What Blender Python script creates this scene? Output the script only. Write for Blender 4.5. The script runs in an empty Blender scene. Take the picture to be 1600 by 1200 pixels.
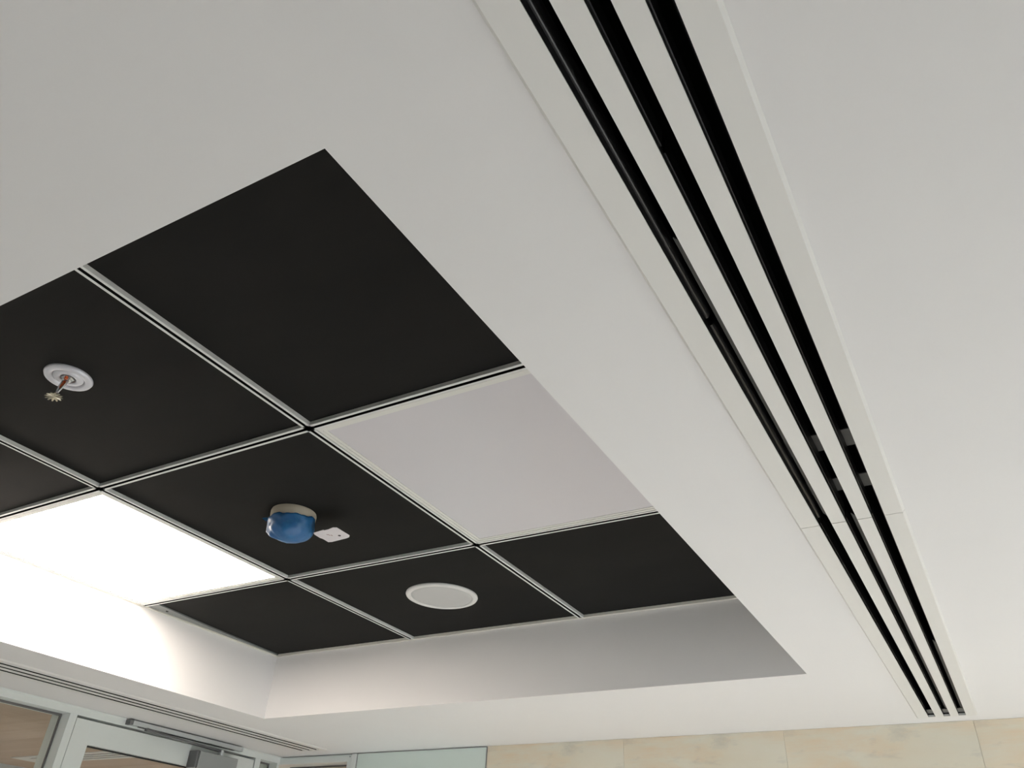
import bpy, bmesh, math, random
from mathutils import Vector, Matrix
random.seed(7)
S = bpy.context.scene
C = S.collection

# ------------------------------------------------------------------ camera
CZ = 2.4 - 0.5292                       # eye height
FWD = Vector((-0.4312, 0.7058, 0.5620)).normalized()
RGT = Vector((0.8689, 0.4927, 0.0478)).normalized()
UPV = RGT.cross(FWD).normalized()
RGT = FWD.cross(UPV).normalized()
cam_d = bpy.data.cameras.new('camera')
cam_d.sensor_fit = 'HORIZONTAL'; cam_d.sensor_width = 36.0
cam_d.lens = 1234.22 / 1600.0 * 36.0
cam_d.clip_start = 0.02; cam_d.clip_end = 300
cam = bpy.data.objects.new('camera', cam_d); C.objects.link(cam)
cam.matrix_world = Matrix(((RGT.x, UPV.x, -FWD.x, 0.0), (RGT.y, UPV.y, -FWD.y, 0.0),
                           (RGT.z, UPV.z, -FWD.z, CZ), (0, 0, 0, 1)))
S.camera = cam

# ------------------------------------------------------------------ sky, sun, exposure
SKY = 1.9
world = bpy.data.worlds.new('sky'); S.world = world; world.use_nodes = True
wn = world.node_tree
bg = wn.nodes['Background']
bg.inputs[0].default_value = (0.90, 0.93, 1.0, 1); bg.inputs[1].default_value = SKY
sun_d = bpy.data.lights.new('sun', 'SUN'); sun_d.energy = 25.5; sun_d.angle = math.radians(1.0)
sun_d.color = (0.93, 0.955, 1.0)
sun = bpy.data.objects.new('sun', sun_d); C.objects.link(sun)
sun.rotation_euler = Vector((-0.855, -0.03, -0.50)).to_track_quat('-Z', 'Y').to_euler()   # through the side window onto the floor
S.view_settings.view_transform = 'Standard'
S.view_settings.look = 'None'
S.view_settings.gamma = 1.0
S.view_settings.use_curve_mapping = False
S.view_settings.exposure = 0.0
try:
    S.cycles.use_denoising = True
    S.cycles.filter_width = 1.4
    S.cycles.max_bounces = 10; S.cycles.diffuse_bounces = 6
    S.cycles.sample_clamp_indirect = 8.0
    S.cycles.caustics_reflective = False; S.cycles.caustics_refractive = False
except Exception:
    pass

# ------------------------------------------------------------------ dimensions (metres)
ZC = 2.4                                # plasterboard ceiling
ZT = 2.4 + 0.2044                       # underside of the grid tees in the recess
ZF = ZT + 0.0075                        # tile faces, regressed above the tees
HXL, GX0, GX1, HXR = -2.1666, -1.5745, -0.9745, -0.3750
HYN, GY0, GY1, HYF = 0.2904, 0.8867, 1.4755, 2.0587
WXL, WYB = -2.68, 2.685                 # glazed wall on the left, back wall
WXR, WYF = 2.1, -7.5                    # window wall on the right, wall behind the camera
DL, S1A, S1B, S2A, S2B, S3A, S3B, DR = -0.1969, -0.1660, -0.1480, -0.1272, -0.1107, -0.0902, -0.0724, -0.0438
DEND, SEND, SEAM = 2.604, 2.591, 1.1996

# ------------------------------------------------------------------ materials
MATS = {}
def mat(name, col, rough=0.5, spec=0.5, metal=0.0, noise=None, bump=None, coat=0.0):
    if name in MATS: return MATS[name]
    m = bpy.data.materials.new(name); m.use_nodes = True
    nt = m.node_tree; b = nt.nodes['Principled BSDF']
    b.inputs['Base Color'].default_value = (*col, 1)
    b.inputs['Roughness'].default_value = rough
    b.inputs['Metallic'].default_value = metal
    b.inputs['Specular IOR Level'].default_value = spec
    b.inputs['Coat Weight'].default_value = coat
    if noise or bump:
        tc = nt.nodes.new('ShaderNodeTexCoord')
    if noise:                                            # (scale xyz, colour 2, low, high)
        sc, c2, lo, hi = noise
        mp = nt.nodes.new('ShaderNodeMapping'); mp.inputs['Scale'].default_value = sc
        n = nt.nodes.new('ShaderNodeTexNoise'); n.inputs['Scale'].default_value = 1.0
        n.inputs['Detail'].default_value = 5; n.inputs['Roughness'].default_value = 0.6
        r = nt.nodes.new('ShaderNodeValToRGB')
        r.color_ramp.elements[0].position = lo; r.color_ramp.elements[1].position = hi
        r.color_ramp.elements[0].color = (*col, 1); r.color_ramp.elements[1].color = (*c2, 1)
        nt.links.new(tc.outputs['Object'], mp.inputs[0]); nt.links.new(mp.outputs[0], n.inputs['Vector'])
        nt.links.new(n.outputs['Fac'], r.inputs[0]); nt.links.new(r.outputs[0], b.inputs['Base Color'])
    if bump:
        sc, st = bump
        n2 = nt.nodes.new('ShaderNodeTexNoise'); n2.inputs['Scale'].default_value = sc
        n2.inputs['Detail'].default_value = 3
        bp = nt.nodes.new('ShaderNodeBump'); bp.inputs['Strength'].default_value = st
        bp.inputs['Distance'].default_value = 0.001
        nt.links.new(tc.outputs['Object'], n2.inputs['Vector'])
        nt.links.new(n2.outputs['Fac'], bp.inputs['Height']); nt.links.new(bp.outputs[0], b.inputs['Normal'])
    MATS[name] = m
    return m

def glow(name, col, strength):
    m = bpy.data.materials.new(name); m.use_nodes = True
    b = m.node_tree.nodes['Principled BSDF']
    b.inputs['Base Color'].default_value = (0.8, 0.8, 0.8, 1)
    b.inputs['Emission Color'].default_value = (*col, 1)
    b.inputs['Emission Strength'].default_value = strength
    return m

def glass(name, tint=(1, 1, 1), refl=0.06):
    m = bpy.data.materials.new(name); m.use_nodes = True
    nt = m.node_tree
    for n in list(nt.nodes): nt.nodes.remove(n)
    o = nt.nodes.new('ShaderNodeOutputMaterial'); t = nt.nodes.new('ShaderNodeBsdfTransparent')
    t.inputs[0].default_value = (*tint, 1)
    g = nt.nodes.new('ShaderNodeBsdfGlossy'); g.inputs['Roughness'].default_value = 0.0
    lw = nt.nodes.new('ShaderNodeLayerWeight'); lw.inputs[0].default_value = 0.5      # same reflectance from both sides of a thin pane
    pw = nt.nodes.new('ShaderNodeMath'); pw.operation = 'POWER'; pw.inputs[1].default_value = 5.0
    fr = nt.nodes.new('ShaderNodeMath'); fr.operation = 'MULTIPLY_ADD'; fr.inputs[1].default_value = 0.9; fr.inputs[2].default_value = 0.04
    nt.links.new(lw.outputs['Facing'], pw.inputs[0]); nt.links.new(pw.outputs[0], fr.inputs[0])
    mx = nt.nodes.new('ShaderNodeMixShader')
    nt.links.new(fr.outputs[0], mx.inputs[0]); nt.links.new(t.outputs[0], mx.inputs[1])
    nt.links.new(g.outputs[0], mx.inputs[2]); nt.links.new(mx.outputs[0], o.inputs[0])
    return m

M_PLASTER = mat('ceiling_paint', (0.80, 0.795, 0.795), 0.75, 0.25, noise=((1.2, 1.2, 1.2), (0.78, 0.775, 0.775), 0.35, 0.65), bump=(160, 0.06))
M_WALL = mat('wall_paint', (0.78, 0.78, 0.77), 0.7, 0.3, bump=(120, 0.05))
M_TILE = mat('black_tile', (0.0115, 0.0115, 0.011), 0.75, 0.12, noise=((3.0, 7.0, 3.0), (0.0155, 0.015, 0.014), 0.4, 0.75), bump=(900, 0.12))
M_TEE = mat('white_tee', (0.72, 0.74, 0.73), 0.4, 0.5)
M_SLOT = mat('black_slot', (0.006, 0.006, 0.006), 0.6, 0.2)
M_ANGLE = mat('cream_angle', (0.74, 0.72, 0.66), 0.5, 0.4)
M_FILLER = mat('grey_edge_strip', (0.19, 0.20, 0.195), 0.45, 0.5)
M_DIFF = mat('diffuser_white', (0.74, 0.735, 0.715), 0.45, 0.4)
M_BLACKM = mat('black_metal', (0.004, 0.004, 0.0045), 0.5, 0.3)
M_BLADE = mat('gloss_black_blade', (0.012, 0.012, 0.013), 0.30, 0.6)
M_BLADE2 = mat('dark_grey_blade', (0.16, 0.16, 0.15), 0.45, 0.4)
M_STRAP = mat('grey_strap', (0.17, 0.17, 0.165), 0.5, 0.4)
M_LEDFRAME = mat('panel_frame', (0.76, 0.76, 0.73), 0.4, 0.5)
M_OPAL = mat('opal_unlit', (0.66, 0.645, 0.68), 0.35, 0.5, bump=(40, 0.01))
M_LIT = glow('opal_lit', (1.0, 0.88, 0.77), 20.0)
M_SPK = mat('speaker_white', (0.74, 0.735, 0.72), 0.4, 0.4)
M_SPKG = mat('speaker_mesh', (0.56, 0.56, 0.555), 0.6, 0.3, bump=(700, 0.5))
M_CHROME_W = mat('escutcheon_white', (0.66, 0.67, 0.73), 0.28, 0.6, 0.15)
M_BRASS = mat('sprinkler_brass', (0.58, 0.54, 0.44), 0.35, 0.5, 1.0)
M_STEEL = mat('steel', (0.62, 0.63, 0.64), 0.3, 0.5, 0.9)
M_BULB = mat('orange_bulb', (0.55, 0.10, 0.02), 0.15, 0.6)
M_DET = mat('cream_plastic', (0.66, 0.60, 0.49), 0.45, 0.4)
M_DETW = mat('white_plastic', (0.75, 0.74, 0.73), 0.35, 0.4)
M_BLUE = mat('blue_dust_cover', (0.012, 0.115, 0.31), 0.38, 0.5, noise=((30, 30, 55), (0.035, 0.17, 0.37), 0.45, 0.7), bump=(70, 0.5))
M_TAG = mat('paper_tag', (0.72, 0.69, 0.72), 0.6, 0.3)
M_INK = mat('dark_ink', (0.03, 0.03, 0.035), 0.6, 0.2)
M_RED = mat('red_ink', (0.50, 0.26, 0.30), 0.6, 0.2)
M_ALU = mat('powder_coat_frame', (0.70, 0.735, 0.72), 0.45, 0.4)
M_RAIL = mat('closer_silver', (0.55, 0.575, 0.58), 0.35, 0.5, 0.3)
M_ARM = mat('closer_arm', (0.16, 0.16, 0.165), 0.35, 0.5, 0.5)
M_BODY = mat('closer_body', (0.34, 0.355, 0.355), 0.4, 0.5, 0.2)
M_GASKET2 = mat('grey_gasket', (0.16, 0.155, 0.15), 0.7, 0.2)
M_GASKET = mat('gasket', (0.035, 0.035, 0.035), 0.7, 0.2)
M_GLASS = glass('clear_glass', (0.95, 0.97, 0.96))
M_WGLASS = glass('window_glass', (0.96, 0.98, 0.97))
M_FROST = mat('frosted_green', (0.70, 0.79, 0.745), 0.22, 0.5, coat=0.3)
M_FLOOR = mat('floor_terrazzo', (0.60, 0.575, 0.565), 0.35, 0.4, noise=((40, 40, 40), (0.54, 0.515, 0.505), 0.4, 0.7))
M_DARKENER = mat('floor_darkener_grey', (0.14, 0.135, 0.13), 0.9, 0.1)
M_GROUND = mat('paving', (0.62, 0.60, 0.57), 0.8, 0.2)
M_TAN = mat('tan_veneer', (0.50, 0.37, 0.27), 0.6, 0.3, noise=((0.7, 22.0, 1.0), (0.57, 0.44, 0.33), 0.35, 0.7))
M_PALE = mat('pale_blue_wall', (0.58, 0.64, 0.70), 0.6, 0.3)

def marble():
    m = bpy.data.materials.new('cream_marble'); m.use_nodes = True
    nt = m.node_tree; b = nt.nodes['Principled BSDF']; N = nt.nodes.new; L = nt.links.new
    b.inputs['Roughness'].default_value = 0.3
    tc = N('ShaderNodeTexCoord')
    def layer(scale, lo, hi, c0, c1, dist=0.0, det=6):
        mp = N('ShaderNodeMapping'); mp.inputs['Scale'].default_value = scale
        n = N('ShaderNodeTexNoise'); n.inputs['Scale'].default_value = 1; n.inputs['Detail'].default_value = det
        n.inputs['Roughness'].default_value = 0.62; n.inputs['Distortion'].default_value = dist
        r = N('ShaderNodeValToRGB'); r.color_ramp.elements[0].position = lo; r.color_ramp.elements[1].position = hi
        r.color_ramp.elements[0].color = c0; r.color_ramp.elements[1].color = c1
        L(tc.outputs['Object'], mp.inputs[0]); L(mp.outputs[0], n.inputs['Vector']); L(n.outputs['Fac'], r.inputs[0])
        return r.outputs[0]
    base = layer((3, 3, 7), 0.35, 0.68, (0.76, 0.69, 0.55, 1), (0.77, 0.74, 0.63, 1), 0.4)
    ora = layer((3.2, 3.2, 13), 0.47, 0.72, (0, 0, 0, 1), (1, 1, 1, 1), 0.3)
    gry = layer((4.5, 4.0, 17), 0.53, 0.75, (0, 0, 0, 1), (1, 1, 1, 1), 0.35, 9)
    def mix(a, col, f, k):
        mu = N('ShaderNodeMath'); mu.operation = 'MULTIPLY'; mu.inputs[1].default_value = k; L(f, mu.inputs[0])
        mx = N('ShaderNodeMix'); mx.data_type = 'RGBA'
        L(mu.outputs[0], mx.inputs[0]); L(a, mx.inputs[6]); mx.inputs[7].default_value = col
        return mx.outputs[2]
    c = mix(base, (0.78, 0.55, 0.33, 1), ora, 0.6)
    c = mix(c, (0.46, 0.45, 0.41, 1), gry, 0.75)
    L(c, b.inputs['Base Color'])
    return m
M_MARBLE = marble()
M_JOINT = mat('stone_joint', (0.72, 0.67, 0.55), 0.8, 0.2)

# ------------------------------------------------------------------ mesh helpers
def link(name, bm, m, parent=None, smooth=False, origin=None):
    bmesh.ops.recalc_face_normals(bm, faces=bm.faces)
    me = bpy.data.meshes.new(name)
    if origin is not None: bmesh.ops.translate(bm, verts=bm.verts, vec=-Vector(origin))
    bm.to_mesh(me); bm.free()
    if smooth:
        for p in me.polygons: p.use_smooth = True
    for mm in (m if isinstance(m, (list, tuple)) else [m]): me.materials.append(mm)
    o = bpy.data.objects.new(name, me); C.objects.link(o)
    if origin is not None: o.location = origin
    if parent is not None:
        o.parent = parent
        o.location = Vector(origin if origin is not None else (0, 0, 0)) - world_loc(parent)
    return o
def world_loc(o):
    v = Vector(o.location)
    while o.parent is not None:
        o = o.parent; v += Vector(o.location)
    return v
def bx(bm, x0, x1, y0, y1, z0, z1, bev=0.0):
    r = bmesh.ops.create_cube(bm, size=1.0)
    vs = r['verts']
    for v in vs:
        v.co = Vector((x0 if v.co.x < 0 else x1, y0 if v.co.y < 0 else y1, z0 if v.co.z < 0 else z1))
    if bev > 0:
        es = list({e for v in vs for e in v.link_edges})
        bmesh.ops.bevel(bm, geom=es, offset=bev, segments=2, affect='EDGES', profile=0.5)
    return bm
def box(name, x0, x1, y0, y1, z0, z1, m, parent=None, bev=0.0):
    bm = bmesh.new(); bx(bm, x0, x1, y0, y1, z0, z1, bev)
    return link(name, bm, m, parent, origin=((x0 + x1) / 2, (y0 + y1) / 2, z0))
def lathe(bm, prof, c, n=48, cap_first=False, cap_last=False):
    rings = []
    for r, z in prof:
        if r < 1e-6: rings.append([bm.verts.new((c[0], c[1], c[2] + z))])
        else: rings.append([bm.verts.new((c[0] + r * math.cos(2 * math.pi * k / n), c[1] + r * math.sin(2 * math.pi * k / n), c[2] + z)) for k in range(n)])
    for a, b in zip(rings[:-1], rings[1:]):
        for k in range(n):
            k2 = (k + 1) % n
            if len(a) == 1 and len(b) == 1: continue
            if len(a) == 1: bm.faces.new((a[0], b[k], b[k2]))
            elif len(b) == 1: bm.faces.new((a[k], a[k2], b[0]))
            else: bm.faces.new((a[k], a[k2], b[k2], b[k]))
    return bm
def tube(bm, pts, r, n=10):
    pts = [Vector(p) for p in pts]; rings = []
    for i, p in enumerate(pts):
        d = (pts[min(i + 1, len(pts) - 1)] - pts[max(i - 1, 0)]).normalized()
        a = d.orthogonal().normalized(); b = d.cross(a)
        rr = r[i] if isinstance(r, (list, tuple)) else r
        rings.append([bm.verts.new(p + (a * math.cos(2 * math.pi * k / n) + b * math.sin(2 * math.pi * k / n)) * rr) for k in range(n)])
    for a, b in zip(rings[:-1], rings[1:]):
        for k in range(n): bm.faces.new((a[k], a[(k + 1) % n], b[(k + 1) % n], b[k]))
    bm.faces.new(rings[0]); bm.faces.new(rings[-1])
    return bm
def prism_y(bm, prof, y0, y1):
    """extrude a closed (x, z) outline along y"""
    a = [bm.verts.new((x, y0, z)) for x, z in prof]; b = [bm.verts.new((x, y1, z)) for x, z in prof]
    n = len(prof)
    for k in range(n): bm.faces.new((a[k], a[(k + 1) % n], b[(k + 1) % n], b[k]))
    bm.faces.new(a); bm.faces.new(b)
    return bm
def prism_x(bm, prof, x0, x1):
    a = [bm.verts.new((x0, y, z)) for y, z in prof]; b = [bm.verts.new((x1, y, z)) for y, z in prof]
    n = len(prof)
    for k in range(n): bm.faces.new((a[k], a[(k + 1) % n], b[(k + 1) % n], b[k]))
    bm.faces.new(a); bm.faces.new(b)
    return bm
def slab(xs, ys, skip, z0, z1):
    """plate with rectangular openings: cells of the grid xs x ys except those skip() names"""
    bm = bmesh.new()
    keep = {(i, j) for i in range(len(xs) - 1) for j in range(len(ys) - 1)
            if not skip((xs[i] + xs[i + 1]) / 2, (ys[j] + ys[j + 1]) / 2)}
    V = {}
    def v(i, j, k):
        if (i, j, k) not in V: V[(i, j, k)] = bm.verts.new((xs[i], ys[j], (z0, z1)[k]))
        return V[(i, j, k)]
    for i, j in keep:
        bm.faces.new((v(i, j, 0), v(i, j + 1, 0), v(i + 1, j + 1, 0), v(i + 1, j, 0)))
        bm.faces.new((v(i, j, 1), v(i + 1, j, 1), v(i + 1, j + 1, 1), v(i, j + 1, 1)))
        if (i - 1, j) not in keep: bm.faces.new((v(i, j, 0), v(i, j, 1), v(i, j + 1, 1), v(i, j + 1, 0)))
        if (i + 1, j) not in keep: bm.faces.new((v(i + 1, j, 0), v(i + 1, j + 1, 0), v(i + 1, j + 1, 1), v(i + 1, j, 1)))
        if (i, j - 1) not in keep: bm.faces.new((v(i, j, 0), v(i + 1, j, 0), v(i + 1, j, 1), v(i, j, 1)))
        if (i, j + 1) not in keep: bm.faces.new((v(i, j + 1, 0), v(i, j + 1, 1), v(i + 1, j + 1, 1), v(i + 1, j + 1, 0)))
    return bm
def thing(name, label, cat, loc, group=None):
    o = bpy.data.objects.new(name, None); C.objects.link(o); o.location = loc
    o.empty_display_size = 0.05
    return tag(o, label, cat, group)
def tag(o, label, cat, group=None):
    o['label'] = label; o['category'] = cat
    if group: o['group'] = group
    return o
def struct(o, label=None, cat=None):
    o['kind'] = 'structure'
    if label: o['label'] = label
    if cat: o['category'] = cat
    return o

# ------------------------------------------------------------------ room shell
LDX0, LDX1, LDY0, LDY1 = -2.4881, -2.335, 1.180, 2.584        # slim diffuser beside the glazed wall
def in_hole(x, y):
    if HXL < x < HXR and HYN < y < HYF: return True
    if DL + .02 < x < DR - .02 and -0.19 < y < DEND - .01: return True
    if LDX0 + .02 < x < LDX1 - .02 and LDY0 + .01 < y < LDY1 - .01: return True
    return False
xs = sorted([WXL - .15, LDX0 + .02, LDX1 - .02, HXL, HXR, DL + .02, DR - .02, WXR + .12])
ys = sorted([WYF - .12, -0.19, HYN, LDY0 + .01, HYF, LDY1 - .01, DEND - .01, WYB + .15])
ceiling = struct(link('ceiling', slab(xs, ys, in_hole, ZC, ZC + 0.013), M_PLASTER),
                 'white plasterboard ceiling with a square black-tiled recess', 'ceiling')
# upstand sides of the recess
t = 0.013; zu = ZC + 0.0129
box('upstand', HXL - t, HXL, HYN - t, HYF + t, zu, ZF + .03, M_PLASTER, ceiling)
box('upstand', HXR, HXR + t, HYN - t, HYF + t, zu, ZF + .03, M_PLASTER, ceiling)
box('upstand', HXL, HXR, HYN - t, HYN, zu, ZF + .03, M_PLASTER, ceiling)
box('upstand', HXL, HXR, HYF, HYF + t, zu, ZF + .03, M_PLASTER, ceiling)
# slab above everything
struct(box('ceiling', WXL - 1.8, WXR + .12, WYF - .12, WYB + 1.75, 2.95, 3.10, M_WALL), 'concrete slab above the suspended ceiling', 'ceiling')
floor = struct(box('floor', WXL - 1.8, WXR + .12, WYF - .12, WYB + 1.75, -0.12, 0.0, M_FLOOR), 'pale terrazzo floor below the view', 'floor')
box('floor_darkener', WXL + .001, WXR - .001, WYF + .001, 0.80, 0.0, 0.008, M_DARKENER, floor)  # unseen dark sheet added to cut floor bounce onto the near ceiling
wf = bpy.data.objects.new('wall_front', None); C.objects.link(wf); wf.location = (0, WYF, 0)  # unseen end wall, its glazing added to light the far recess side
struct(wf, 'unseen end wall behind the viewer, glazed to add light to the recess', 'wall')
box('lintel', WXL - .15, WXR + .12, WYF - .12, WYF, 2.30, 2.95, M_WALL, wf)
for k in range(5):
    x = WXL - .10 + (WXR - WXL + .10) * k / 4
    box('mullion', x, x + .06, WYF - .09, WYF - .03, 0, 2.30, M_ALU, wf)
    if k < 4: box('pane', x + .061, WXL - .101 + (WXR - WXL + .10) * (k + 1) / 4, WYF - .064, WYF - .056, 0.0, 2.299, M_WGLASS, wf)
# side wall with an unseen tall window, added for light from the right
WY0, WY1, WZ0, WZ1 = 1.10, 2.62, 0.12, 2.36
bm = bmesh.new()
bx(bm, WXR, WXR + .12, WYF, WY0, 0, 2.95); bx(bm, WXR, WXR + .12, WY1, WYB + .12, 0, 2.95)
bx(bm, WXR, WXR + .12, WY0, WY1, 0, WZ0); bx(bm, WXR, WXR + .12, WY0, WY1, WZ1, 2.95)
wall_right = struct(link('wall_right', bm, M_WALL), 'white wall with the added daylight window', 'wall')
wfr = bpy.data.objects.new('window_1', None); C.objects.link(wfr); wfr.location = (WXR + .06, (WY0 + WY1) / 2, WZ0)
struct(wfr, 'unseen tall window added in the side wall for daylight', 'window')
for k in range(4):
    y = WY0 + (WY1 - WY0 - .05) * k / 3
    box('mullion', WXR + .03, WXR + .09, y, y + .05, WZ0, WZ1, M_ALU, wfr)
    if k < 3:
        yn = WY0 + (WY1 - WY0 - .05) * (k + 1) / 3
        box('pane', WXR + .056, WXR + .064, y + .05, yn, WZ0 + .05, WZ1 - .05, M_WGLASS, wfr)
        box('rail', WXR + .03, WXR + .09, y + .05, yn, WZ0, WZ0 + .05, M_ALU, wfr)
        box('rail', WXR + .03, WXR + .09, y + .05, yn, WZ1 - .05, WZ1, M_ALU, wfr)
struct(box('ground', WXL - 40, WXR + 60, -50, 45, -0.32, -0.13, M_GROUND), 'paved ground outside the window', 'ground')
pd = bpy.data.lights.new('window_portal', 'AREA'); pd.shape = 'RECTANGLE'
pd.size = WZ1 - WZ0; pd.size_y = WY1 - WY0
pd.cycles.is_portal = True
po = bpy.data.objects.new('window_portal', pd); C.objects.link(po)
po.location = (WXR + .115, (WY0 + WY1) / 2, (WZ0 + WZ1) / 2)
po.rotation_euler = (0, math.radians(90), 0)
pd2 = bpy.data.lights.new('end_portal', 'AREA'); pd2.shape = 'RECTANGLE'; pd2.size = WXR - WXL; pd2.size_y = 2.3
pd2.cycles.is_portal = True
po2 = bpy.data.objects.new('end_portal', pd2); C.objects.link(po2)
po2.location = ((WXR + WXL) / 2, WYF - .10, 1.15); po2.rotation_euler = (math.radians(90), 0, 0)

# ------------------------------------------------------------------ back wall: marble panels, frosted panel, window
wall_back = struct(box('wall_back', -2.264, WXR + .12, WYB + .012, WYB + .13, 0, 2.95, M_JOINT),
                   'cream marble clad wall at the far end', 'wall')
seams = [-1.6545, -1.118, -0.586, -0.061, 0.470, 1.000, 1.530, WXR]
for i in range(len(seams) - 1):
    for z0, z1 in ((0.0, 1.1985), (1.1995, ZC - .0005)):
        box('marble_panel', seams[i] + .0003, seams[i + 1] - .0003, WYB, WYB + .0125, z0, z1, M_MARBLE, wall_back)
fp = thing('frosted_glass_panel', 'pale green frosted glass wall panel beside the cream marble', 'glass panel', (-1.9585, WYB, 0.9))
box('panel_face', -2.2590, -1.6585, WYB - .002, WYB + .004, 0.9, ZC - .0045, M_FROST, fp)
bm = bmesh.new()
bx(bm, -1.6585, -1.6555, WYB - .003, WYB + .0115, 0.9, ZC - .0015); bx(bm, -2.2615, -2.2590, WYB - .003, WYB + .0115, 0.9, ZC - .0015)
bx(bm, -2.2590, -1.6585, WYB - .003, WYB + .0115, ZC - .0045, ZC - .0015); bx(bm, -2.2590, -1.6585, WYB + .004, WYB + .0115, 0.9, ZC - .0045)
link('edge_frame', bm, M_BODY, fp)
struct(box('trim_1', -2.2900, -2.2640, WYB - .004, WYB + .13, 0, ZC - .001, M_TEE, bev=.002), 'white post between glazing and frosted panel', 'trim')
# window in the back wall, by the corner
w3 = bpy.data.objects.new('window_2', None); C.objects.link(w3); w3.location = (-2.49, WYB + .07, 0)
struct(w3, 'narrow internal window next to the room corner', 'window')
bm = bmesh.new(); prism_x(bm, [(WYB, ZC - .030), (WYB, ZC - .0085), (WYB + .0035, ZC - .003), (WYB + .12, ZC - .003), (WYB + .12, ZC - .030)], -2.68, -2.2902)
link('head_rail', bm, M_ALU, w3)
box('stile', -2.3130, -2.2902, WYB + .001, WYB + .12, 0, ZC - .0302, M_ALU, w3)
box('pane', -2.68, -2.3132, WYB + .072, WYB + .080, 0.08, ZC - .0305, M_GLASS, w3)
box('gasket', -2.68, -2.3132, WYB + .066, WYB + .0718, ZC - .0360, ZC - .0303, M_GASKET2, w3)
box('sill_rail', -2.68, -2.3132, WYB + .001, WYB + .12, 0, .08, M_ALU, w3)
box('screw_cap', -2.3030, -2.2975, WYB - .0015, WYB + .0008, ZC - .0145, ZC - .0095, M_BODY, w3)

# ------------------------------------------------------------------ left wall: glazed partition with door
HB = ZC - .0255                          # underside of the head
wl = bpy.data.objects.new('wall_left', None); C.objects.link(wl); wl.location = (WXL, 1.6, 0)
struct(wl, 'grey-white aluminium glazed partition', 'wall')
bm = bmesh.new(); prism_y(bm, [(WXL, HB), (WXL, ZC - .0065), (WXL + .0005, ZC - .0058), (WXL + .0045, ZC - .0008), (WXL - .10, ZC - .0008), (WXL - .10, HB)], WYF, WYB + .13)
link('head', bm, M_ALU, wl)
def mull(y0, y1, z1=HB - .0002): return box('mullion', WXL - .10, WXL, y0, y1, 0, z1, M_ALU, wl)
mull(1.6915, 1.7185)
mull(2.5465, 2.5760)
mull(WYB - .012, WYB - .0003)
mull(-0.35, -0.30); mull(WYF, WYF + .05)
mull(0.66, 0.69)
def pane_unit(name, y0, y1, label):
    w = bpy.data.objects.new(name, None); C.objects.link(w); w.location = (WXL - .08, (y0 + y1) / 2, 0)
    struct(w, label, 'window')
    box('pane', WXL - .058, WXL - .050, y0 + .0005, y1 - .0005, 0.0805, HB - .0005, M_GLASS, w)
    bm = bmesh.new()
    bx(bm, WXL - .0498, WXL - .0450, y0 + .0005, y0 + .006, .0805, HB - .0005); bx(bm, WXL - .0498, WXL - .0450, y1 - .006, y1 - .0005, .0805, HB - .0005)
    bx(bm, WXL - .0498, WXL - .0450, y0 + .006, y1 - .006, HB - .007, HB - .0005)
    link('gasket', bm, M_GASKET2, w)
    box('sill_rail', WXL - .10, WXL, y0 + .0005, y1 - .0005, 0, .08, M_ALU, w)
    return w
pane_unit('window_3', 0.69, 1.6915, 'fixed glass pane left of the glazed door')
pane_unit('window_4', 2.576, WYB - .012, 'narrow fixed glass strip between door and corner')
pane_unit('window_5', -0.30, 0.66, 'fixed glass pane of the partition out of view')
box('solid_panel', WXL - .15, WXL, WYF + .0502, -0.3502, 0, HB - .0002, M_WALL, wl)
# door leaf
door = bpy.data.objects.new('door_1', None); C.objects.link(door); door.location = (WXL - .03, 2.13, 0)
struct(door, 'glazed door with grey-white aluminium frame and closer', 'door')
DY0, DY1, DZ = 1.7215, 2.5430, ZC - .0335
DX0, DX1 = WXL - .05, WXL - .002
box('stile', DX0, DX1, DY0, DY0 + .068, 0.01, DZ, M_ALU, door)
box('stile', DX0, DX1, DY1 - .068, DY1, 0.01, DZ, M_ALU, door)
box('top_rail', DX0, DX1, DY0 + .0681, DY1 - .0681, ZC - .1060, DZ, M_ALU, door)
box('bottom_rail', DX0, DX1, DY0 + .0681, DY1 - .0681, 0.01, .15, M_ALU, door)
box('pane', WXL - .030, WXL - .022, DY0 + .0685, DY1 - .0685, .1505, ZC - .1065, M_GLASS, door)
box('gasket', WXL - .0215, WXL - .017, DY0 + .0685, DY1 - .0685, ZC - .1110, ZC - .1063, M_GASKET, door)
bm = bmesh.new()
bx(bm, WXL - .095, WXL - .055, 1.7190, 2.5460, HB - .006, HB - .0004)
bx(bm, WXL - .095, WXL - .055, 1.7190, 1.7215, 0.0, HB - .006); bx(bm, WXL - .095, WXL - .055, 2.5430, 2.5460, 0.0, HB - .006)
link('rebate_seal', bm, M_GASKET, door)
# door closer
dc = thing('door_closer', 'silver slide-arm door closer above the glazed door', 'door closer', (WXL + .02, 2.2, ZC - .06))
box('slide_rail', WXL, WXL + .026, 1.9190, 2.4400, ZC - .0200, ZC - .0045, M_RAIL, dc, bev=.0012)
box('end_cap', WXL, WXL + .0262, 1.9050, 1.9188, ZC - .0205, ZC - .0040, M_ARM, dc, bev=.001)
box('end_cap', WXL, WXL + .0262, 2.4402, 2.4480, ZC - .0205, ZC - .0040, M_RAIL, dc, bev=.001)
box('rail_slot', WXL + .008, WXL + .018, 1.95, 2.41, ZC - .0212, ZC - .0199, M_GASKET, dc)
bm = bmesh.new()
a0 = Vector((WXL + .020, 1.985, ZC - .0245)); a1 = Vector((WXL + .030, 2.335, ZC - .0385))
d = (a1 - a0).normalized(); w_ = Vector((0.008, 0, 0)); h_ = Vector((0, 0, 0.0032))
q = [bm.verts.new(p + s * w_ + u * h_) for p in (a0, a1) for s, u in ((-1, -1), (1, -1), (1, 1), (-1, 1))]
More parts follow.
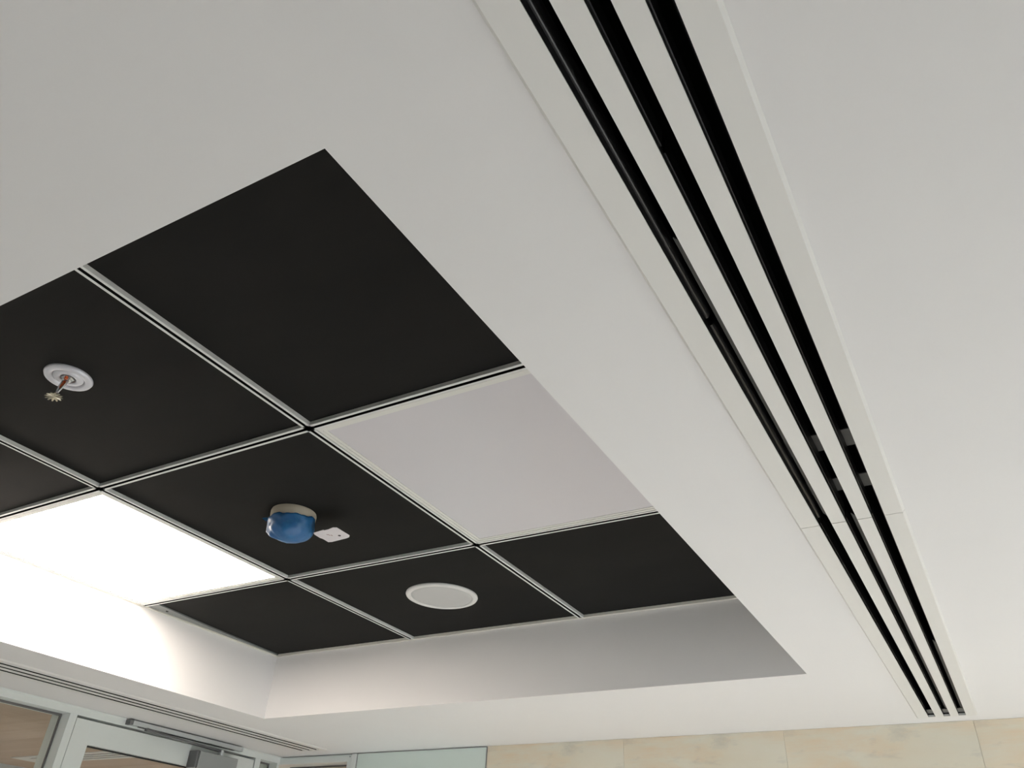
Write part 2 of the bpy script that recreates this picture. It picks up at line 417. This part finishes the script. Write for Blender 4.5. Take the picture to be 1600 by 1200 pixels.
for k in range(4): bm.faces.new((q[k], q[(k + 1) % 4], q[4 + (k + 1) % 4], q[4 + k]))
bm.faces.new(q[:4]); bm.faces.new(q[4:])
link('arm', bm, M_ARM, dc)
bm = bmesh.new(); lathe(bm, [(0, 0), (.008, 0), (.008, .010), (0, .010)], (a0.x, a0.y, ZC - .029), 20)
link('slide_block', bm, M_ARM, dc)
bm = bmesh.new(); lathe(bm, [(0, 0), (.011, 0), (.011, .018), (.009, .020), (0, .020)], (a1.x, a1.y, ZC - .054), 24)
link('spindle', bm, M_RAIL, dc)
box('body', WXL - .002, WXL + .046, 2.2240, 2.4150, ZC - .1130, ZC - .0530, M_BODY, dc, bev=.003)
box('body_cap', WXL - .002, WXL + .0455, 2.2120, 2.2238, ZC - .1125, ZC - .0535, M_ARM, dc, bev=.002)

# ------------------------------------------------------------------ room beyond the glazing
rx0, ry0, ry1 = -4.365, -0.9, WYB + 1.6
bm = bmesh.new(); bx(bm, rx0, WXL - .15, ry0, ry1, ZC, ZC + .013); bx(bm, WXL - .15, -1.6, WYB + .15, ry1, ZC, ZC + .013)
c2 = struct(link('ceiling', bm, M_TAN), 'tan ceiling of the room behind the glazing', 'ceiling')
struct(box('wall_side', rx0 - .1, rx0, ry0, ry1, 0, 2.95, M_PALE), 'pale blue-grey wall of the room behind the glazing', 'wall')
struct(box('wall_end', rx0 - .1, -1.5, ry1, ry1 + .1, 0, 2.95, M_TAN), 'tan end wall of the room behind the glazing', 'wall')
struct(box('wall_near', rx0 - .1, WXL - .15, ry0 - .1, ry0, 0, 2.95, M_WALL), 'plain wall of the room behind the glazing', 'wall')
struct(box('wall_return', -1.6, -1.5, WYB + .13, ry1, 0, 2.95, M_WALL), 'return wall of the room behind the glazing', 'wall')

# ------------------------------------------------------------------ linear slot diffusers
def diffuser(label, group, xr, y0, y1, xdir=1, blades=None, straps=(), end_near=False, end_far=False, swap=False):
    """three-slot diffuser; xr = right-hand edge of the frame; runs along y"""
    dx = xr - DR
    e = [v + dx for v in (DL, S1A, S1B, S2A, S2B, S3A, S3B, DR)]
    zf = ZC - .0045; zt = ZC + .010; ch = .0036
    th = thing('linear_diffuser', label, 'air diffuser', ((e[0] + e[7]) / 2, (y0 + y1) / 2, ZC - .0035), group)
    fy1 = y1 - .013 if end_far else y1
    fy0 = y0 + .013 if end_near else y0
    bm = bmesh.new()
    ov = .0006
    prism_y(bm, [(e[0], ZC - .0002), (e[0] + ch, zf), (e[1], zf), (e[1], zt), (e[1] - .002, zt), (e[1] - .002, ZC - .0002)], y0, y1)
    prism_y(bm, [(e[7], ZC - .0002), (e[7] - ch, zf), (e[6], zf), (e[6], zt), (e[6] + .002, zt), (e[6] + .002, ZC - .0002)], y0, y1)
    if end_far: bx(bm, e[1], e[6], fy1, y1, zf, zt)
    if end_near: bx(bm, e[1], e[6], y0, fy0, zf, zt)
    link('frame', bm, M_DIFF, th)
    for a, b in ((e[2], e[3]), (e[4], e[5])):
        bm = bmesh.new(); bx(bm, a, b, fy0 + .0002, fy1 - .0002, zf, zt)
        link('bar', bm, M_DIFF, th)
    # black plenum: lined slot sides and a roof
    bm = bmesh.new(); zr = ZC + .11
    for a, b in ((e[1], e[2]), (e[3], e[4]), (e[5], e[6])):
        bx(bm, a - .0012, a + .0004, fy0, fy1, zf + .001, zr); bx(bm, b - .0004, b + .0012, fy0, fy1, zf + .001, zr)
        bx(bm, a, b, fy0, fy1, zr, zr + .002)
        if end_near: bx(bm, a, b, fy0 + .0002, fy0 + .0012, ZC + .001, zr)
        if end_far: bx(bm, a, b, fy1 - .0012, fy1 - .0002, ZC + .001, zr)
    link('plenum_lining', bm, M_BLACKM, th)
    for s, (a, b) in enumerate(((e[1], e[2]), (e[3], e[4]), (e[5], e[6]))):
        for side, ya, yb, kind in (blades or {}).get(s, ()):
            bm = bmesh.new()
            if kind == 'round':                                   # glossy rolled blade on the slot side
                cx, cz, r = a + .0022, ZC + .0165, .0072
                prof = [(cx + r * math.sin(t_) * .62, cz - r * math.cos(t_) * 1.35) for t_ in [math.pi * k / 12 for k in range(13)]]
                prof += [(cx - .0015, cz + r * 1.35), (cx - .0015, cz - r * 1.35)]
                prism_y(bm, prof, ya, yb); link('blade', bm, M_BLADE, th, smooth=False)
            elif kind == 'lip':                                   # thin edge line of a blade turned open
                prism_y(bm, [(a + .0005, ZC + .004), (a + .0016, ZC + .004), (a + .0030, ZC + .022), (a + .0012, ZC + .022)], ya, yb)
                link('blade', bm, M_BLADE, th)
            elif kind == 'flat':
                prism_y(bm, [(b - .0080, ZC + .0105), (b - .0006, ZC + .0030), (b - .0006, ZC + .0045), (b - .0072, ZC + .0115)], ya, yb)
                link('blade', bm, M_BLADE2, th)
    for ya, yb, zz in straps:
        for a, b in ((e[1], e[2]), (e[3], e[4]), (e[5], e[6])):
            bm = bmesh.new(); bx(bm, a + .0005, b - .0005, ya, yb, ZC + zz, ZC + zz + .002)
            link('strap', bm, M_STRAP, th)
    return th
g = 'three-slot ceiling diffusers'
diffuser('long white three-slot diffuser section nearest the viewer', g, DR, -0.205, SEAM - .0007,
         blades={0: [(0, -0.19, .655, 'round'), (0, .668, 1.195, 'round'), (1, .530, 1.19, 'flat')],
                 1: [(0, -0.19, .42, 'lip'), (0, .428, 1.195, 'lip')],
                 2: [(0, -0.19, 1.195, 'lip')]},
         straps=((.985, 1.031, .030), (1.121, 1.163, .030)))
diffuser('white three-slot diffuser section ending by the marble wall', g, DR, SEAM + .0007, DEND, end_far=True,
         blades={0: [(0, 1.21, 2.58, 'lip')], 1: [(0, 1.205, 2.58, 'lip'), (1, 1.205, 2.57, 'flat')],
                 2: [(0, 1.205, 2.58, 'lip'), (1, 1.91, 2.57, 'flat')]},
         straps=((2.545, 2.5895, .004),))
diffuser('slim white slot diffuser above the glazed door', g, LDX1, LDY0, LDY1, end_far=True, end_near=True,
         blades={k: [(0, LDY0 + .02, LDY1 - .02, 'lip')] for k in range(3)})
# one in the room beyond, running across (built along x)
def cross_diffuser(label, x0, x1, y0):
    zf, zt = ZC - .0035, ZC + .0002
    th = thing('linear_diffuser', label, 'air diffuser', ((x0 + x1) / 2, y0 + .07, zf), g)
    e = [0, .030, .047, .068, .085, .106, .123, .150]
    bm = bmesh.new()
    bx(bm, x0, x1, y0, y0 + e[1], zf, zt); bx(bm, x0, x1, y0 + e[6], y0 + e[7], zf, zt)
    bx(bm, x0, x0 + .09, y0 + e[1], y0 + e[6], zf, zt); bx(bm, x1 - .03, x1, y0 + e[1], y0 + e[6], zf, zt)
    link('frame', bm, M_DIFF, th)
    for a, b in ((2, 3), (4, 5)):
        bm = bmesh.new(); bx(bm, x0 + .0902, x1 - .0302, y0 + e[a], y0 + e[b], zf, zt); link('bar', bm, M_DIFF, th)
    bm = bmesh.new()
    for a in (1, 3, 5): bx(bm, x0 + .0902, x1 - .0302, y0 + e[a] + .0002, y0 + e[a + 1] - .0002, zt - .0012, zt)
    link('plenum_lining', bm, M_BLACKM, th)
cross_diffuser('white slot diffuser seen through the glass in the next room', -4.10, -2.95, 2.368)

# ------------------------------------------------------------------ recess: tees, tiles, perimeter angle
XG = [HXL, GX0, GX1, HXR]; YG = [HYN, GY0, GY1, HYF]
FW, SW = .0055, .0034                     # flange width each side, half slot
def tee(along, c, a, b):
    bm = bmesh.new()
    zt = ZF + .006
    for s in (-1, 1):
        i0, i1 = c + s * SW, c + s * (SW + FW)
        lo, hi = min(i0, i1), max(i0, i1)
        if along == 'y': bx(bm, lo, hi, a, b, ZT, zt)
        else: bx(bm, a, b, lo, hi, ZT, zt)
    if along == 'y': bx(bm, c - SW - .001, c + SW + .001, a, b, zt - .001, zt + .03)
    else: bx(bm, a, b, c - SW - .001, c + SW + .001, zt - .001, zt + .03)
    o = link('grid_tee', bm, [M_TEE, M_SLOT], ceiling)
    for p in o.data.polygons:
        ax = 0 if along == 'y' else 1
        cen = p.center[ax] - c
        if abs(cen) < SW + 1e-4 or p.center.z > zt - .0012: p.material_index = 1
    return o
AW = .009                                 # perimeter angle leg
for c in (GX0, GX1):
    for k in range(3):
        tee('y', c, YG[k] + (SW + .0000 if k else AW), YG[k + 1] - (SW if k < 2 else AW))
for c in (GY0, GY1):
    for k in range(3):
        tee('x', c, XG[k] + (SW if k else AW), XG[k + 1] - (SW if k < 2 else AW))
for a in (0, 1):
    for b in (0, 1):                      # dark crossing of the slots
        x, y = (GX0, GX1)[a], (GY0, GY1)[b]
        bm = bmesh.new(); bx(bm, x - SW, x + SW, y - SW, y + SW, ZF + .005, ZF + .03); link('tee_crossing', bm, M_SLOT, ceiling)
def angle(x0, x1, y0, y1):
    return box('perimeter_angle', x0, x1, y0, y1, ZT, ZF + .02, M_ANGLE, ceiling)
angle(HXL + .0002, HXL + AW, HYN + AW, HYF - AW); angle(HXR - AW, HXR - .0002, HYN + AW, HYF - AW)
angle(HXL + .0002, HXR - .0002, HYN + .0002, HYN + AW); angle(HXL + .0002, HXR - .0002, HYF - AW, HYF - .0002)
CELL = {}
for i in range(3):
    for j in range(3):
        x0 = XG[i] + (SW + FW if i else AW); x1 = XG[i + 1] - (SW + FW if i < 2 else AW)
        y0 = YG[j] + (SW + FW if j else AW); y1 = YG[j + 1] - (SW + FW if j < 2 else AW)
        CELL[(i, j)] = (x0 + .0002, x1 - .0002, y0 + .0002, y1 - .0002)
for (i, j), (x0, x1, y0, y1) in CELL.items():
    if (i, j) in ((0, 1), (2, 1)): continue
    box('ceiling_tile', x0, x1, y0, y1, ZF, ZF + .015, M_TILE, ceiling)
# grey packing strip left showing along the last tile by the wall, tapering to the corner
x0, x1, y0, y1 = CELL[(0, 2)]
bm = bmesh.new()
pts = [(x0, y0), (x0 + .046, y0), (x0 + .024, y0 + .22), (x0 + .004, y1), (x0, y1)]
lo = [bm.verts.new((p[0], p[1], ZF - .0042)) for p in pts]; hi = [bm.verts.new((p[0], p[1], ZF - .0002)) for p in pts]
bm.faces.new(lo); bm.faces.new(hi)
for k in range(5): bm.faces.new((lo[k], lo[(k + 1) % 5], hi[(k + 1) % 5], hi[k]))
strip = link('edge_strip', bm, M_FILLER, ceiling)
bm = bmesh.new(); lathe(bm, [(0, -.0016), (.0035, -.0012), (.0042, .0004), (0, .0006)], (x0 + .020, y0 + .062, ZF - .0046), 14)
link('screw', bm, M_GASKET, strip)

# ------------------------------------------------------------------ LED panels
def led(name, cell, m, label):
    x0, x1, y0, y1 = cell[0] + .0012, cell[1] - .0012, cell[2] + .0012, cell[3] - .0012
    th = thing(name, label, 'ceiling light', ((x0 + x1) / 2, (y0 + y1) / 2, ZF), 'square LED ceiling panels')
    zb = ZT + .0006
    bm = bmesh.new()
    def ring(f0, f1, za, zb_):
        for a in ((x0 + f0, x1 - f0, y0 + f0, y0 + f1), (x0 + f0, x1 - f0, y1 - f1, y1 - f0),
                  (x0 + f0, x0 + f1, y0 + f1, y1 - f1), (x1 - f1, x1 - f0, y0 + f1, y1 - f1)): bx(bm, *a, za, zb_)
    ring(0, .007, zb, ZF + .012)
    ring(.0072, .0135, zb + .0012, ZF + .012)
    link('frame', bm, M_LEDFRAME, th)
    bm = bmesh.new(); bx(bm, x0 + .0136, x1 - .0136, y0 + .0136, y1 - .0136, zb + .0022, ZF + .012)
    link('diffuser', bm, m, th)
    return th
led('led_panel', CELL[(0, 1)], M_LIT, 'brightly lit square LED panel in the tiled recess')
led('led_panel', CELL[(2, 1)], M_OPAL, 'unlit pale grey square LED panel in the tiled recess')
# unseen lamps added to brighten the room beyond the glazing
M_ADDED_LAMP = glow('added_lamp_warm', (1.0, 0.86, 0.72), 21.0)
for k, yy in enumerate((0.3, 3.5)):
    th = thing('led_panel', ['unseen added light panel in the next room, nearer one', 'unseen added light panel in the next room, farther one'][k], 'ceiling light', (-3.6, yy, ZC - .012), 'square LED ceiling panels')
    bm = bmesh.new()
    for a in ((-3.9, -3.3, yy - .3, yy - .285), (-3.9, -3.3, yy + .285, yy + .3), (-3.9, -3.885, yy - .285, yy + .285), (-3.315, -3.3, yy - .285, yy + .285)): bx(bm, *a, ZC - .012, ZC)
    link('frame', bm, M_LEDFRAME, th)
    bm = bmesh.new(); bx(bm, -3.8848, -3.3152, yy - .2848, yy + .2848, ZC - .009, ZC - .0005); link('diffuser', bm, M_ADDED_LAMP, th)

# ------------------------------------------------------------------ speaker
sx, sy = -1.262, 1.757
sp = thing('ceiling_speaker', 'round white ceiling speaker in a black tile', 'speaker', (sx, sy, ZF))
bm = bmesh.new(); lathe(bm, [(.100, 0), (.1005, -.002), (.0985, -.0055), (.094, -.0075), (.088, -.0072), (.0855, -.0055), (.0850, -.003), (.0850, 0)], (sx, sy, ZF), 72)
link('bezel', bm, M_SPK, sp, True)
bm = bmesh.new(); lathe(bm, [(.0846, 0), (.0846, -.0040), (.0835, -.0052), (.070, -.0064), (.045, -.0074), (.02, -.0079), (0, -.0080)], (sx, sy, ZF), 72)
link('grille', bm, M_SPKG, sp, True)

# ------------------------------------------------------------------ sprinkler
px, py = -1.2508, 0.5795
sk = thing('fire_sprinkler', 'pendent fire sprinkler with round white escutcheon in a black tile', 'sprinkler', (px, py, ZF))
bm = bmesh.new(); lathe(bm, [(.0395, 0), (.0400, -.0015), (.0385, -.0050), (.0350, -.0064), (.0290, -.0060), (.0272, -.0052), (.0266, -.0036), (.0258, -.0034), (.0253, 0)], (px, py, ZF), 64)
link('escutcheon', bm, M_CHROME_W, sk, True)
bm = bmesh.new(); lathe(bm, [(.0251, 0), (.0251, -.0030), (.0240, -.0044), (.0195, -.0056), (.0150, -.0058), (.0128, -.0046), (.0120, -.0010), (.0118, 0)], (px, py, ZF), 56)
link('cup', bm, M_CHROME_W, sk, True)
def ln(x, y, dz):                             # the head hangs slightly out of plumb
    k = max(0.0, (dz - .006)) / .035
    return (px - .0018 + x - .0072 * k, py - .0008 + y - .0042 * k, ZF - dz)
bm = bmesh.new(); lathe(bm, [(.0112, -.0002), (.0110, -.0045), (.0085, -.0060), (.0078, -.0085), (.0055, -.0098), (0, -.0098)], (px - .001, py, ZF), 6)
link('body', bm, M_STEEL, sk)
for s in (-1, 1):
    bm = bmesh.new()
    tube(bm, [ln(s * .0055, s * .0012, .0085), ln(s * .0064, s * .0014, .0150), ln(s * .0052, s * .0010, .0220), ln(s * .0028, s * .0005, .0300), ln(s * .0012, 0, .0385)], [.0017, .0015, .0014, .0016, .0018], 8)
    link('frame_arm', bm, M_STEEL, sk, True)
bm = bmesh.new(); tube(bm, [ln(0, 0, .0090), ln(0, 0, .0115), ln(0, 0, .0220), ln(0, 0, .0245)], [.0016, .0028, .0028, .0014], 12)
link('glass_bulb', bm, M_BULB, sk, True)
for s in (-1, 1):
    c = ln(s * .0085, -s * .0050, .0085)
    bm = bmesh.new(); bx(bm, c[0] - .0024, c[0] + .0024, c[1] - .0024, c[1] + .0024, ZF - .0115, ZF - .0055, .0008)
    link('wrench_boss', bm, M_BULB, sk)
bm = bmesh.new(); tube(bm, [ln(0, 0, .0340), ln(0, 0, .0365), ln(0, 0, .0400), ln(0, 0, .0425)], [.0020, .0032, .0032, .0016], 14)
link('hub', bm, M_BRASS, sk, True)
bm = bmesh.new()                             # toothed deflector
n = 12; ro, ri = .0138, .0096
top, bot = [], []
for k in range(n * 4):
    ph = 2 * math.pi * k / (n * 4); r = ro if k % 4 in (0, 1) else ri
    dz = .0014 if r == ro else 0
    lx, ly, _ = ln(0, 0, .0410)
    tilt = -.16 * r * math.cos(ph - math.radians(30))
    top.append(bm.verts.new((lx + r * math.cos(ph), ly + r * math.sin(ph), ZF - .0405 - dz - tilt))); bot.append(bm.verts.new((lx + r * math.cos(ph), ly + r * math.sin(ph), ZF - .0417 - dz - tilt)))
ct = bm.verts.new((lx, ly, ZF - .0405)); cb = bm.verts.new((lx, ly, ZF - .0425))
for k in range(n * 4):
    k2 = (k + 1) % (n * 4)
    bm.faces.new((top[k], top[k2], bot[k2], bot[k])); bm.faces.new((ct, top[k], top[k2])); bm.faces.new((cb, bot[k2], bot[k]))
link('deflector', bm, M_BRASS, sk)

# ------------------------------------------------------------------ smoke detector with blue dust cover and paper tag
ex, ey = -1.2730, 1.1700
sd = thing('smoke_detector', 'cream smoke detector wrapped in a torn blue dust cover', 'smoke detector', (ex, ey, ZF))
bm = bmesh.new(); lathe(bm, [(.0500, 0), (.0510, -.004), (.0508, -.010), (.0490, -.024), (.0470, -.0300), (.0455, -.0310), (0, -.0310)], (ex, ey, ZF), 64)
link('base', bm, M_DET, sd, True)
bm = bmesh.new(); lathe(bm, [(.0450, -.0310), (.0440, -.038), (.0370, -.0490), (.0240, -.0560), (0, -.0590)], (ex, ey, ZF), 64)
link('sensor_head', bm, M_DETW, sd, True)
# cover: a cup that hangs over the head, ragged rim, split open on the window-less side
bm = bmesh.new(); NS = 72
AO = math.radians(216)                        # middle of the split that shows white
def rim(ph):
    dlt = (ph - AO + math.pi) % (2 * math.pi) - math.pi
    r = -.0215 + .0022 * math.sin(3 * ph + .6) + .0014 * math.sin(7 * ph) + .0008 * math.sin(17 * ph)
    if -.30 < dlt < .30: r -= .024 * (1 - abs(dlt) / .30)
    r += .0035 * math.cos(ph - math.radians(20))
    dr = (ph - math.radians(50) + math.pi) % (2 * math.pi) - math.pi
    if abs(dr) < .42: r -= .017 * (1 - (abs(dr) / .42) ** 3)
    return r
prof = [(k_ / 14, (.0515 - .0025 * min(1, k_ / 4)) * (1 - (k_ / 14) ** 2.6) ** .5) for k_ in range(14)]
ZB = -.0668
rings = []
for tt, rad in prof:
    row = []
    for k in range(NS):
        ph = 2 * math.pi * k / NS; z0_ = rim(ph); z = z0_ + (ZB - z0_) * tt
        wob = 1 + .012 * math.sin(5 * ph + 9 * tt) + .010 * math.sin(11 * ph - 14 * tt)
        row.append(bm.verts.new((ex + rad * wob * math.cos(ph), ey + rad * wob * math.sin(ph), ZF + z)))
    rings.append(row)
vb = bm.verts.new((ex, ey, ZF + ZB - .0006))
for a, b in zip(rings[:-1], rings[1:]):
    for k in range(NS): bm.faces.new((a[k], a[(k + 1) % NS], b[(k + 1) % NS], b[k]))
for k in range(NS): bm.faces.new((rings[-1][k], rings[-1][(k + 1) % NS], vb))
cover = link('dust_cover', bm, M_BLUE, sd, True)
sol = cover.modifiers.new('thickness', 'SOLIDIFY'); sol.thickness = .0008; sol.offset = 1
# loose ear of the cover, sticking out on the left
bm = bmesh.new()
eL = [(-.0440, -.0270, -.0150), (-.0520, -.0330, -.0145), (-.0575, -.0370, -.0165), (-.0510, -.0310, -.0230), (-.0420, -.0290, -.0240)]
a = [bm.verts.new((ex + p[0], ey + p[1], ZF + p[2])) for p in eL]; b = [bm.verts.new((ex + p[0] + .0006, ey + p[1] - .0006, ZF + p[2] - .0008)) for p in eL]
bm.faces.new(a); bm.faces.new(b)
for k in range(5): bm.faces.new((a[k], a[(k + 1) % 5], b[(k + 1) % 5], b[k]))
link('cover_ear', bm, M_BLUE, cover)
# paper tag taped to the cover
zt_ = ZT - .040
outline = [(-1.2232, 1.1925), (-1.1917, 1.1888), (-1.1907, 1.1916), (-1.1802, 1.1914), (-1.1630, 1.1873), (-1.1547, 1.1909), (-1.1565, 1.2370), (-1.1631, 1.2437),
           (-1.1735, 1.2465), (-1.2180, 1.2495), (-1.2268, 1.2473), (-1.2261, 1.2313), (-1.2265, 1.2263), (-1.2286, 1.2205), (-1.2275, 1.2003)]
pt = thing('paper_tag', 'white paper tag with a punched hole hanging off the smoke detector', 'tag', (-1.19, 1.22, zt_))
bm = bmesh.new()
a = [bm.verts.new((x, y, zt_)) for x, y in outline]; b = [bm.verts.new((x, y, zt_ + .0006)) for x, y in outline]
bm.faces.new(a); bm.faces.new(b)
for k in range(len(a)): bm.faces.new((a[k], a[(k + 1) % len(a)], b[(k + 1) % len(a)], b[k]))
link('card', bm, M_TAG, pt)
bm = bmesh.new(); lathe(bm, [(0, -.0003), (.0034, -.0003), (.0034, .0001), (0, .0001)], (-1.1780, 1.2277, zt_), 16); link('punched_hole', bm, M_INK, pt)
bm = bmesh.new()
tube(bm, [(-1.2010, 1.2110, zt_ - .0002), (-1.1965, 1.2135, zt_ - .0002), (-1.1985, 1.2170, zt_ - .0002), (-1.1925, 1.2175, zt_ - .0002), (-1.1930, 1.2215, zt_ - .0002)], .0007, 6)
link('red_scribble', bm, M_RED, pt)
